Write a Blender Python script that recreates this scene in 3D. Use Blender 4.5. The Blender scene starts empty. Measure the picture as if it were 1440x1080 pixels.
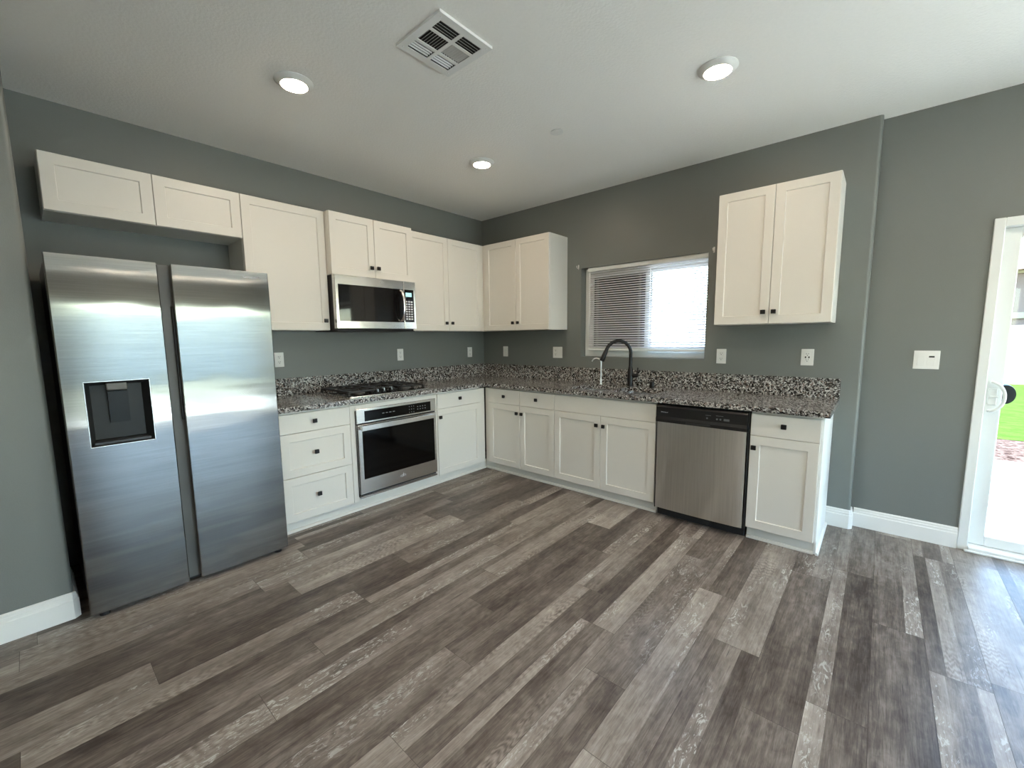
import bpy, bmesh, math, random
from mathutils import Vector, Matrix
random.seed(7)
PI = math.pi
S = bpy.context.scene
COL = S.collection

# ---------------------------------------------------------------- camera
cam_d = bpy.data.cameras.new('camera'); cam = bpy.data.objects.new('camera', cam_d); COL.objects.link(cam)
S.camera = cam
YAW, PITCH, ROLL = 0.7232, -0.1171, -0.0119
CP = Vector((3.5814, -3.6422, 1.3391))
fw = Vector((-math.sin(YAW)*math.cos(PITCH), math.cos(YAW)*math.cos(PITCH), math.sin(PITCH)))
r0 = fw.cross(Vector((0, 0, 1))).normalized(); u0 = r0.cross(fw)
rr = math.cos(ROLL)*r0 + math.sin(ROLL)*u0; uu = -math.sin(ROLL)*r0 + math.cos(ROLL)*u0
cam.matrix_world = Matrix(((rr.x, uu.x, -fw.x, CP.x), (rr.y, uu.y, -fw.y, CP.y), (rr.z, uu.z, -fw.z, CP.z), (0, 0, 0, 1)))
cam_d.sensor_width = 36.0; cam_d.sensor_fit = 'HORIZONTAL'
cam_d.lens = 595.475*36/1440
cam_d.shift_x = 6.71/1440; cam_d.shift_y = 4.48/1440
cam_d.clip_start = 0.02

# ---------------------------------------------------------------- light and exposure
S.view_settings.view_transform = 'Standard'; S.view_settings.look = 'None'
S.view_settings.gamma = 1.0; S.view_settings.use_curve_mapping = False
S.view_settings.exposure = 2.52
w = bpy.data.worlds.new('sky'); S.world = w; w.use_nodes = True
wn = w.node_tree; wn.nodes.clear()
sky = wn.nodes.new('ShaderNodeTexSky'); sky.sky_type = 'NISHITA'
sky.sun_disc = False; sky.sun_elevation = math.radians(52); sky.sun_rotation = math.radians(80)
sky.air_density = 1.2; sky.dust_density = 0.6; sky.ozone_density = 1.6
bg = wn.nodes.new('ShaderNodeBackground'); bg.inputs['Strength'].default_value = 0.38
wo = wn.nodes.new('ShaderNodeOutputWorld')
wn.links.new(sky.outputs[0], bg.inputs[0]); wn.links.new(bg.outputs[0], wo.inputs[0])
sd = bpy.data.lights.new('sun', 'SUN'); sd.energy = 10.0; sd.angle = math.radians(0.6); sd.color = (1.0, 0.95, 0.87)
so = bpy.data.objects.new('sun', sd); COL.objects.link(so); so.location = (9, -2, 9)
so.rotation_euler = Vector((0.66, -0.10, 0.80)).normalized().to_track_quat('Z', 'Y').to_euler()
def portal(name, loc, sx, sy, rot):
    l = bpy.data.lights.new(name, 'AREA'); l.shape = 'RECTANGLE'; l.size = sx; l.size_y = sy; l.energy = 10
    l.cycles.is_portal = True
    o = bpy.data.objects.new(name, l); COL.objects.link(o); o.location = loc; o.rotation_euler = rot
portal('daylight_portal', (4.945, 0.30, 1.0), 1.84, 1.98, (-PI/2, 0, 0))
portal('daylight_portal', (1.93, 0.20, 1.56), 1.18, 0.88, (-PI/2, 0, 0))
portal('daylight_portal', (7.65, -1.75, 1.0), 3.12, 2.04, (PI/2, 0, PI/2))
portal('daylight_portal', (4.80, -7.20, 1.45), 1.02, 1.32, (PI/2, 0, 0))

# ---------------------------------------------------------------- materials
def newmat(name):
    m = bpy.data.materials.new(name); m.use_nodes = True
    nt = m.node_tree; nt.nodes.clear()
    b = nt.nodes.new('ShaderNodeBsdfPrincipled'); o = nt.nodes.new('ShaderNodeOutputMaterial')
    nt.links.new(b.outputs[0], o.inputs[0])
    return m, nt, b
def N(nt, typ, **kw):
    n = nt.nodes.new(typ)
    for k, v in kw.items():
        if k in ('inputs',):
            for kk, vv in v.items(): n.inputs[kk].default_value = vv
        else: setattr(n, k, v)
    return n
def L(nt, a, b): nt.links.new(a, b)
def coords(nt, scale=(1, 1, 1), kind='Object'):
    tc = N(nt, 'ShaderNodeTexCoord'); mp = N(nt, 'ShaderNodeMapping'); mp.inputs['Scale'].default_value = scale
    L(nt, tc.outputs[kind], mp.inputs[0]); return mp.outputs[0]
def simple(name, col, rough=0.5, metal=0.0, bump=0.0, bscale=200, var=0.03, spec=0.5, coat=0.0):
    m, nt, b = newmat(name)
    c = coords(nt)
    n = N(nt, 'ShaderNodeTexNoise', inputs={'Scale': bscale, 'Detail': 3.0}); L(nt, c, n.inputs['Vector'])
    r = N(nt, 'ShaderNodeValToRGB'); L(nt, n.outputs['Fac'], r.inputs[0])
    r.color_ramp.elements[0].color = tuple(x*(1-var) for x in col)+(1,)
    r.color_ramp.elements[1].color = tuple(min(1, x*(1+var)) for x in col)+(1,)
    L(nt, r.outputs[0], b.inputs['Base Color'])
    b.inputs['Roughness'].default_value = rough; b.inputs['Metallic'].default_value = metal
    b.inputs['Specular IOR Level'].default_value = spec; b.inputs['Coat Weight'].default_value = coat
    if bump:
        bp = N(nt, 'ShaderNodeBump', inputs={'Strength': bump, 'Distance': 0.002}); L(nt, n.outputs['Fac'], bp.inputs['Height'])
        L(nt, bp.outputs[0], b.inputs['Normal'])
    return m
M = {}
M['wall'] = simple('sage_grey_wall_paint', (0.180, 0.191, 0.180), 0.40, bump=0.25, bscale=220)
M['ceiling'] = simple('textured_white_ceiling', (0.89, 0.885, 0.85), 0.8, bump=1.0, bscale=75, spec=0.2)
M['cab'] = simple('ivory_cabinet_paint', (0.745, 0.72, 0.66), 0.38, bscale=30, var=0.01)
M['bouncewhite'] = simple('off_white_bounce_paint', (0.66, 0.64, 0.58), 0.6, bump=0.25, bscale=220)  # unseen far and rear walls made pale to bounce light into the kitchen
M['trim'] = simple('white_trim_paint', (0.82, 0.82, 0.79), 0.4, bscale=30, var=0.01)
M['vinyl'] = simple('white_vinyl', (0.80, 0.82, 0.80), 0.35, bscale=30, var=0.01)
M['knob'] = simple('black_metal', (0.012, 0.012, 0.013), 0.35, 0.3, bscale=60)
M['black'] = simple('black_plastic', (0.010, 0.010, 0.011), 0.3, bscale=60)
M['matblack'] = simple('matte_black_enamel', (0.015, 0.015, 0.016), 0.55, bscale=60)
M['iron'] = simple('cast_iron', (0.02, 0.02, 0.021), 0.5, bump=0.3, bscale=300)
M['blackglass'] = simple('black_glass', (0.004, 0.004, 0.005), 0.04, bscale=10)
M['ovenglass'] = simple('dark_oven_glass', (0.002, 0.002, 0.002), 0.08, bscale=10, spec=0.22)
M['greyplastic'] = simple('dark_grey_plastic', (0.022, 0.024, 0.025), 0.4, bscale=60, spec=0.25)
M['padplastic'] = simple('slate_plastic', (0.008, 0.011, 0.012), 0.35, bscale=60, spec=0.3)
M['channel'] = simple('grey_channel_metal', (0.13, 0.13, 0.125), 0.5, 0.2, bscale=60)
M['plate'] = simple('white_plastic_plate', (0.80, 0.80, 0.77), 0.3, bscale=30, var=0.01)
M['slot'] = simple('dark_slot', (0.02, 0.02, 0.02), 0.5, bscale=30)
M['chrome'] = simple('chrome', (0.85, 0.86, 0.87), 0.36, 1.0, bscale=30)
M['vent'] = simple('white_grille_enamel', (0.78, 0.79, 0.77), 0.4, bscale=30)
M['duct'] = simple('dark_duct', (0.03, 0.03, 0.03), 0.8, bscale=30)
M['print'] = simple('pale_print', (0.62, 0.64, 0.66), 0.4, bscale=30)
M['dimprint'] = simple('grey_print', (0.16, 0.17, 0.18), 0.4, bscale=30)
M['screen'] = simple('dark_sun_screen', (0.018, 0.016, 0.022), 0.8, bscale=300)
M['concrete'] = simple('pale_concrete', (0.74, 0.73, 0.70), 0.9, bump=0.3, bscale=40, var=0.12)
M['stucco'] = simple('beige_stucco', (0.17, 0.125, 0.10), 0.9, bump=0.3, bscale=60)
M['housetrim'] = simple('yellow_house_trim', (0.30, 0.27, 0.17), 0.8, bscale=60)
M['rooftile'] = simple('brown_roof_tiles', (0.28, 0.19, 0.14), 0.9, bump=0.5, bscale=8, var=0.3)
M['yard'] = simple('pale_yard_ground', (0.20, 0.22, 0.17), 0.9, bump=0.3, bscale=40, var=0.15)
M['fence'] = simple('white_vinyl_fence', (0.82, 0.83, 0.79), 0.5, bscale=30, var=0.02)

def steel(name, col, rough, aniso, rot, streak, wav=0.0):
    m, nt, b = newmat(name)
    c = coords(nt, streak)
    n = N(nt, 'ShaderNodeTexNoise', inputs={'Scale': 1.0, 'Detail': 4.0}); L(nt, c, n.inputs['Vector'])
    r = N(nt, 'ShaderNodeValToRGB'); L(nt, n.outputs['Fac'], r.inputs[0])
    r.color_ramp.elements[0].position = 0.3; r.color_ramp.elements[1].position = 0.7
    r.color_ramp.elements[0].color = tuple(x*0.9 for x in col)+(1,); r.color_ramp.elements[1].color = tuple(min(1, x*1.08) for x in col)+(1,)
    L(nt, r.outputs[0], b.inputs['Base Color'])
    b.inputs['Metallic'].default_value = 1.0; b.inputs['Roughness'].default_value = rough
    b.inputs['Anisotropic'].default_value = aniso; b.inputs['Anisotropic Rotation'].default_value = rot
    t = N(nt, 'ShaderNodeTangent'); t.direction_type = 'RADIAL'; t.axis = 'Z'; L(nt, t.outputs[0], b.inputs['Tangent'])
    if wav:
        c2 = coords(nt, (1.0, 1.6, 5.0))
        n2 = N(nt, 'ShaderNodeTexNoise', inputs={'Scale': 1.3, 'Detail': 1.0}); L(nt, c2, n2.inputs['Vector'])
        bp = N(nt, 'ShaderNodeBump', inputs={'Strength': 1.0, 'Distance': wav}); L(nt, n2.outputs['Fac'], bp.inputs['Height'])
        L(nt, bp.outputs[0], b.inputs['Normal'])
    return m
M['fridge'] = steel('brushed_fridge_steel', (0.25, 0.254, 0.248), 0.14, 1.0, 0.0, (6, 3, 260), 0.0015)
M['dwsteel'] = steel('brushed_dishwasher_steel', (0.72, 0.715, 0.70), 0.30, 0.85, 0.25, (260, 260, 3))
M['steel'] = steel('brushed_steel', (0.74, 0.74, 0.73), 0.22, 0.5, 0.25, (4, 4, 300))

# granite
def granite():
    m, nt, b = newmat('speckled_granite')
    c = coords(nt)
    nz = N(nt, 'ShaderNodeTexNoise', inputs={'Scale': 60.0, 'Detail': 2.0}); L(nt, c, nz.inputs['Vector'])
    mix = N(nt, 'ShaderNodeMixRGB', blend_type='ADD'); mix.inputs[0].default_value = 0.012
    L(nt, c, mix.inputs[1]); L(nt, nz.outputs['Color'], mix.inputs[2])
    v = N(nt, 'ShaderNodeTexVoronoi', inputs={'Scale': 115.0, 'Randomness': 1.0}); L(nt, mix.outputs[0], v.inputs['Vector'])
    sp = N(nt, 'ShaderNodeSeparateColor'); L(nt, v.outputs['Color'], sp.inputs[0])
    r = N(nt, 'ShaderNodeValToRGB'); r.color_ramp.interpolation = 'CONSTANT'
    cr = r.color_ramp; stops = [(0, (0.012, 0.012, 0.013)), (0.24, (0.10, 0.095, 0.09)), (0.42, (0.24, 0.225, 0.215)), (0.62, (0.40, 0.39, 0.37)), (0.80, (0.58, 0.57, 0.55)), (0.95, (0.27, 0.21, 0.18))]
    cr.elements[0].position = 0; cr.elements[0].color = stops[0][1]+(1,)
    cr.elements[1].position = stops[1][0]; cr.elements[1].color = stops[1][1]+(1,)
    for p, cc in stops[2:]: e = cr.elements.new(p); e.color = cc+(1,)
    L(nt, sp.outputs[0], r.inputs[0])
    v2 = N(nt, 'ShaderNodeTexVoronoi', inputs={'Scale': 260.0}); L(nt, c, v2.inputs['Vector'])
    s2 = N(nt, 'ShaderNodeSeparateColor'); L(nt, v2.outputs['Color'], s2.inputs[0])
    gt = N(nt, 'ShaderNodeMath', operation='GREATER_THAN'); gt.inputs[1].default_value = 0.86; L(nt, s2.outputs[1], gt.inputs[0])
    mx = N(nt, 'ShaderNodeMixRGB'); L(nt, gt.outputs[0], mx.inputs[0]); L(nt, r.outputs[0], mx.inputs[1]); mx.inputs[2].default_value = (0.02, 0.018, 0.018, 1)
    L(nt, mx.outputs[0], b.inputs['Base Color'])
    b.inputs['Roughness'].default_value = 0.13
    return m
M['granite'] = granite()

def floor_mat():
    m, nt, b = newmat('weathered_vinyl_plank')
    at = N(nt, 'ShaderNodeAttribute'); at.attribute_name = 'tone'
    sp = N(nt, 'ShaderNodeSeparateColor'); L(nt, at.outputs['Color'], sp.inputs[0])
    tc = N(nt, 'ShaderNodeTexCoord')
    cx = N(nt, 'ShaderNodeCombineXYZ')
    mu = N(nt, 'ShaderNodeMath', operation='MULTIPLY'); mu.inputs[1].default_value = 37.0; L(nt, sp.outputs[1], mu.inputs[0])
    mu2 = N(nt, 'ShaderNodeMath', operation='MULTIPLY'); mu2.inputs[1].default_value = 91.0; L(nt, sp.outputs[2], mu2.inputs[0])
    L(nt, mu.outputs[0], cx.inputs[0]); L(nt, mu2.outputs[0], cx.inputs[1]); L(nt, mu.outputs[0], cx.inputs[2])
    ad = N(nt, 'ShaderNodeVectorMath', operation='ADD'); L(nt, tc.outputs['Object'], ad.inputs[0]); L(nt, cx.outputs[0], ad.inputs[1])
    def nz(scale, detail=4.0, rough=0.6, dist=0.0, lac=2.0):
        mp = N(nt, 'ShaderNodeMapping'); mp.inputs['Scale'].default_value = scale; L(nt, ad.outputs[0], mp.inputs[0])
        n = N(nt, 'ShaderNodeTexNoise', inputs={'Scale': 1.0, 'Detail': detail, 'Roughness': rough, 'Distortion': dist}); L(nt, mp.outputs[0], n.inputs['Vector'])
        return n.outputs['Fac']
    def remap(x, a, b_, c=0.0, d=1.0):
        r = N(nt, 'ShaderNodeMapRange', inputs={'From Min': a, 'From Max': b_, 'To Min': c, 'To Max': d}); L(nt, x, r.inputs[0]); return r.outputs[0]
    def math2(op, a, b_):
        n = N(nt, 'ShaderNodeMath', operation=op)
        for i, q in enumerate((a, b_)):
            if isinstance(q, (int, float)): n.inputs[i].default_value = q
            else: L(nt, q, n.inputs[i])
        return n.outputs[0]
    broad = nz((9, 1.6, 1), 3.0)              # soft drifts of tone along the board
    grain = nz((120, 5, 1), 4.0, 0.65)        # long fibres
    fine = nz((420, 22, 1), 2.0)
    mott = nz((26, 14, 1), 4.0, 0.6, 0.6)
    t = math2('ADD', sp.outputs[0], math2('MULTIPLY', math2('SUBTRACT', broad, 0.5), 0.85))
    t = math2('ADD', t, math2('MULTIPLY', math2('SUBTRACT', grain, 0.5), 0.62))
    t = math2('ADD', t, math2('MULTIPLY', math2('SUBTRACT', fine, 0.5), 0.36))
    t = math2('ADD', t, math2('MULTIPLY', math2('SUBTRACT', mott, 0.5), 0.52))
    # cathedral grain, only in patches of the lighter strips
    mpw = N(nt, 'ShaderNodeMapping'); mpw.inputs['Scale'].default_value = (11, 1.3, 1); L(nt, ad.outputs[0], mpw.inputs[0])
    wv = N(nt, 'ShaderNodeTexWave', wave_type='RINGS', inputs={'Scale': 7.0, 'Distortion': 9.0, 'Detail': 3.0, 'Detail Scale': 0.8}); L(nt, mpw.outputs[0], wv.inputs['Vector'])
    patch = remap(nz((7, 1.3, 1), 2.0), 0.54, 0.66)
    ligt = remap(sp.outputs[0], 0.28, 0.42)
    pw = math2('MULTIPLY', patch, ligt)
    t = math2('ADD', t, math2('MULTIPLY', math2('MULTIPLY', math2('SUBTRACT', wv.outputs['Fac'], 0.55), 0.26), pw))
    r = N(nt, 'ShaderNodeValToRGB'); cr = r.color_ramp
    cr.elements[0].position = 0.0; cr.elements[0].color = (0.055, 0.042, 0.035, 1)
    cr.elements[1].position = 1.0; cr.elements[1].color = (0.56, 0.515, 0.46, 1)
    for p, cc in ((0.25, (0.130, 0.106, 0.090)), (0.5, (0.240, 0.206, 0.178)), (0.75, (0.37, 0.328, 0.288))): e = cr.elements.new(p); e.color = cc+(1,)
    L(nt, t, r.inputs[0])
    # limewash left in the pores of a few boards
    lw = math2('MULTIPLY', remap(nz((6, 1.1, 1), 2.0), 0.52, 0.60), remap(nz((55, 16, 1), 3.0, 0.7, 1.6), 0.55, 0.62))
    lw = math2('MULTIPLY', lw, ligt)
    mx = N(nt, 'ShaderNodeMixRGB'); L(nt, math2('MULTIPLY', lw, 0.9), mx.inputs[0]); L(nt, r.outputs[0], mx.inputs[1]); mx.inputs[2].default_value = (0.52, 0.51, 0.48, 1)
    # sparse dark checks
    dk = remap(nz((95, 4.5, 1), 2.0, 0.5), 0.70, 0.76)
    mx2 = N(nt, 'ShaderNodeMixRGB'); L(nt, math2('MULTIPLY', dk, 0.6), mx2.inputs[0]); L(nt, mx.outputs[0], mx2.inputs[1]); mx2.inputs[2].default_value = (0.02, 0.017, 0.015, 1)
    L(nt, mx2.outputs[0], b.inputs['Base Color'])
    L(nt, remap(grain, 0.2, 0.8, 0.28, 0.40), b.inputs['Roughness']); b.inputs['Specular IOR Level'].default_value = 0.32
    bp = N(nt, 'ShaderNodeBump', inputs={'Strength': 0.25, 'Distance': 0.001}); L(nt, grain, bp.inputs['Height']); L(nt, bp.outputs[0], b.inputs['Normal'])
    return m
M['floor'] = floor_mat()

def glass(name, tint, k):
    m = bpy.data.materials.new(name); m.use_nodes = True; nt = m.node_tree; nt.nodes.clear()
    o = N(nt, 'ShaderNodeOutputMaterial'); t = N(nt, 'ShaderNodeBsdfTransparent'); t.inputs[0].default_value = tint+(1,)
    g = N(nt, 'ShaderNodeBsdfGlossy', inputs={'Roughness': 0.01}); f = N(nt, 'ShaderNodeFresnel', inputs={'IOR': 1.45})
    mu = N(nt, 'ShaderNodeMath', operation='MULTIPLY'); mu.inputs[1].default_value = k; L(nt, f.outputs[0], mu.inputs[0])
    mx = N(nt, 'ShaderNodeMixShader'); L(nt, mu.outputs[0], mx.inputs[0]); L(nt, t.outputs[0], mx.inputs[1]); L(nt, g.outputs[0], mx.inputs[2]); L(nt, mx.outputs[0], o.inputs[0])
    return m
M['glass'] = glass('window_glass', (0.95, 0.99, 0.98), 0.6)
def emis(name, col, s):
    m = bpy.data.materials.new(name); m.use_nodes = True; nt = m.node_tree; nt.nodes.clear()
    o = N(nt, 'ShaderNodeOutputMaterial'); e = N(nt, 'ShaderNodeEmission'); e.inputs[0].default_value = col+(1,); e.inputs[1].default_value = s
    L(nt, e.outputs[0], o.inputs[0]); return m
M['led'] = emis('warm_led_lens', (1.0, 0.79, 0.58), 29.0)
M['lcd'] = emis('green_lcd', (0.45, 0.85, 0.80), 0.25)
def slatmat():
    m, nt, b = newmat('white_blind_slat')
    b.inputs['Base Color'].default_value = (0.88, 0.88, 0.90, 1); b.inputs['Roughness'].default_value = 0.4
    o = [n for n in nt.nodes if n.type == 'OUTPUT_MATERIAL'][0]
    t = N(nt, 'ShaderNodeBsdfTranslucent'); t.inputs[0].default_value = (0.85, 0.86, 0.92, 1)
    mx = N(nt, 'ShaderNodeMixShader'); mx.inputs[0].default_value = 0.45
    L(nt, b.outputs[0], mx.inputs[1]); L(nt, t.outputs[0], mx.inputs[2]); L(nt, mx.outputs[0], o.inputs[0])
    return m
M['slat'] = slatmat()
def grass():
    m, nt, b = newmat('lawn_green'); c = coords(nt)
    n = N(nt, 'ShaderNodeTexNoise', inputs={'Scale': 5.0, 'Detail': 8.0, 'Roughness': 0.75}); L(nt, c, n.inputs['Vector'])
    r = N(nt, 'ShaderNodeValToRGB'); r.color_ramp.elements[0].position = 0.3; r.color_ramp.elements[1].position = 0.7
    r.color_ramp.elements[0].color = (0.022, 0.046, 0.009, 1); r.color_ramp.elements[1].color = (0.048, 0.092, 0.020, 1)
    L(nt, n.outputs['Fac'], r.inputs[0]); L(nt, r.outputs[0], b.inputs['Base Color']); b.inputs['Roughness'].default_value = 1.0; b.inputs['Specular IOR Level'].default_value = 0.0; return m
M['lawn'] = grass()
def gravel():
    m, nt, b = newmat('pink_gravel'); c = coords(nt)
    v = N(nt, 'ShaderNodeTexVoronoi', inputs={'Scale': 28.0}); L(nt, c, v.inputs['Vector'])
    s = N(nt, 'ShaderNodeSeparateColor'); L(nt, v.outputs['Color'], s.inputs[0])
    r = N(nt, 'ShaderNodeValToRGB'); L(nt, s.outputs[0], r.inputs[0])
    r.color_ramp.elements[0].color = (0.022, 0.014, 0.013, 1); r.color_ramp.elements[1].color = (0.10, 0.075, 0.07, 1)
    L(nt, r.outputs[0], b.inputs['Base Color']); b.inputs['Roughness'].default_value = 1.0; b.inputs['Specular IOR Level'].default_value = 0.0; return m
M['gravel'] = gravel()

# ---------------------------------------------------------------- mesh helpers
W = {}     # world origin of every object
def newbm(): return bmesh.new()
FB = lambda u, d, z: Vector((u, -d, z))       # things on the sink wall: u = x, d = distance from wall
FL = lambda u, d, z: Vector((d, u, z))        # things on the stove wall: u = y
FW = lambda x, y, z: Vector((x, y, z))        # world
def box(bm, F, u0, u1, d0, d1, z0, z1, bev=0.0, seg=1):
    vs = [bm.verts.new(F(u, d, z)) for z in (z0, z1) for (u, d) in ((u0, d0), (u1, d0), (u1, d1), (u0, d1))]
    fs = [bm.faces.new([vs[i] for i in q]) for q in ((0, 3, 2, 1), (4, 5, 6, 7), (0, 1, 5, 4), (1, 2, 6, 5), (2, 3, 7, 6), (3, 0, 4, 7))]
    if bev:
        es = list({e for f in fs for e in f.edges})
        bmesh.ops.bevel(bm, geom=es, offset=bev, segments=seg, profile=0.5, affect='EDGES')
def cyl(bm, c, axis, r, h, seg=24, r2=None, cap=True, bev=0):
    """closed cone/cylinder from point c along axis for h"""
    r2 = r if r2 is None else r2
    a = Vector(axis).normalized(); p = a.orthogonal().normalized(); q = a.cross(p); c = Vector(c)
    rings = [[bm.verts.new(cc+rad*(math.cos(2*PI*i/seg)*p+math.sin(2*PI*i/seg)*q)) for i in range(seg)] for cc, rad in ((c, r), (c+a*h, r2))]
    for i in range(seg): bm.faces.new((rings[0][i], rings[0][(i+1) % seg], rings[1][(i+1) % seg], rings[1][i]))
    if cap: bm.faces.new(rings[0][::-1]); bm.faces.new(rings[1])
def lathe(bm, c, axis, prof, seg=32, closed=False):
    """prof: list of (radius, height)"""
    a = Vector(axis).normalized(); p = a.orthogonal().normalized(); q = a.cross(p); c = Vector(c); R = []
    for r, h in prof:
        if r < 1e-6: R.append([bm.verts.new(c+a*h)])
        else: R.append([bm.verts.new(c+a*h+r*(math.cos(2*PI*i/seg)*p+math.sin(2*PI*i/seg)*q)) for i in range(seg)])
    if closed: R.append(R[0])
    for A, B in zip(R, R[1:]):
        for i in range(seg):
            j = (i+1) % seg
            if len(A) == 1 and len(B) == 1: continue
            if len(A) == 1: bm.faces.new((A[0], B[j], B[i]))
            elif len(B) == 1: bm.faces.new((A[i], A[j], B[0]))
            else: bm.faces.new((A[i], A[j], B[j], B[i]))
def tube(bm, pts, rad, seg=12, squash=None):
    pts = [Vector(p) for p in pts]; n = len(pts); rads = rad if isinstance(rad, (list, tuple)) else [rad]*n
    t = [(pts[min(i+1, n-1)]-pts[max(i-1, 0)]).normalized() for i in range(n)]
    up = t[0].orthogonal().normalized() if squash is None else Vector(squash[0])
    R = []
    for i in range(n):
        up = (up-t[i]*up.dot(t[i])).normalized(); sd_ = t[i].cross(up)
        k = 1.0 if squash is None else squash[1]
        R.append([bm.verts.new(pts[i]+rads[i]*(math.cos(2*PI*j/seg)*up+k*math.sin(2*PI*j/seg)*sd_)) for j in range(seg)])
    for A, B in zip(R, R[1:]):
        for j in range(seg): bm.faces.new((A[j], A[(j+1) % seg], B[(j+1) % seg], B[j]))
    bm.faces.new(R[0][::-1]); bm.faces.new(R[-1])
def prism(bm, F, prof, a0, a1, order='ud'):
    """closed polygon prof [(p,q)], extruded; F(t,p,q) gives the point at extrusion t"""
    A = [bm.verts.new(F(a0, p, q)) for p, q in prof]; B = [bm.verts.new(F(a1, p, q)) for p, q in prof]; n = len(prof)
    for i in range(n): bm.faces.new((A[i], A[(i+1) % n], B[(i+1) % n], B[i]))
    bm.faces.new(A[::-1]); bm.faces.new(B)
def obj(name, bm, mat, parent=None, smooth=False, origin=None, kind=None, mats=None):
    bmesh.ops.recalc_face_normals(bm, faces=bm.faces)
    lo = Vector([min(v.co[i] for v in bm.verts) for i in range(3)]); hi = Vector([max(v.co[i] for v in bm.verts) for i in range(3)])
    o_ = Vector(origin) if origin is not None else Vector(((lo.x+hi.x)/2, (lo.y+hi.y)/2, lo.z))
    for v in bm.verts: v.co -= o_
    me = bpy.data.meshes.new(name); bm.to_mesh(me); bm.free()
    for mm in (mats or [mat]): me.materials.append(mm)
    if smooth:
        for p in me.polygons: p.use_smooth = True
        try: me.set_sharp_from_angle(angle=math.radians(35))
        except Exception: pass
    o = bpy.data.objects.new(name, me); COL.objects.link(o)
    W[o.name] = o_
    if parent is not None: o.parent = parent; o.location = o_-W[parent.name]
    else: o.location = o_
    if kind: o['kind'] = kind
    return o
def tag(o, label, cat, group=None, kind=None):
    o['label'] = label; o['category'] = cat
    if group: o['group'] = group
    if kind: o['kind'] = kind
    return o
def thing(name, label, cat, loc, group=None):
    o = bpy.data.objects.new(name, None); COL.objects.link(o); o.empty_display_size = 0.1
    o.location = loc; W[o.name] = Vector(loc); return tag(o, label, cat, group)
def struct(name, bm, mat, parent=None, smooth=False): return obj(name, bm, mat, parent, smooth, kind='structure')
def dup(root, loc, rotz, label, group=None):
    def cp(o, par):
        c = o.copy(); COL.objects.link(c); c.parent = par
        for ch in list(o.children): cp(ch, c)
        return c
    r = cp(root, None); r.location = loc; r.rotation_euler = (0, 0, rotz); r['label'] = label
    if group: r['group'] = group
    return r
def text(name, body, size, F, u, d, z, mat, parent, ext=0.0006, sx=1.0):
    cu = bpy.data.curves.new('lettering', 'FONT'); cu.body = body; cu.size = size; cu.extrude = 0.0; cu.align_x = 'CENTER'
    t = bpy.data.objects.new('lettering', cu); COL.objects.link(t)
    bpy.context.view_layer.update()
    me = bpy.data.meshes.new_from_object(t.evaluated_get(bpy.context.evaluated_depsgraph_get()))
    COL.objects.unlink(t); bpy.data.objects.remove(t)
    bm = bmesh.new(); bm.from_mesh(me)
    r = bmesh.ops.extrude_face_region(bm, geom=list(bm.faces))
    for v in r['geom']:
        if isinstance(v, bmesh.types.BMVert): v.co.z += ext
    for v in bm.verts: v.co = F(u+v.co.x*sx, d+v.co.z, z+v.co.y)
    return obj(name, bm, mat, parent)

# ---------------------------------------------------------------- room shell
ZC = 2.680; XE = 3.4953; YR = 0.09; XF = 7.4; YB = -7.0; XL = 0.70; YA = -3.597
T = 0.16
WX0, WX1, WZ0, WZ1 = 1.3425, 2.5045, 1.1419, 1.9918
DX0, DX1, DZ = 4.016, 5.870, 1.977
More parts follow.
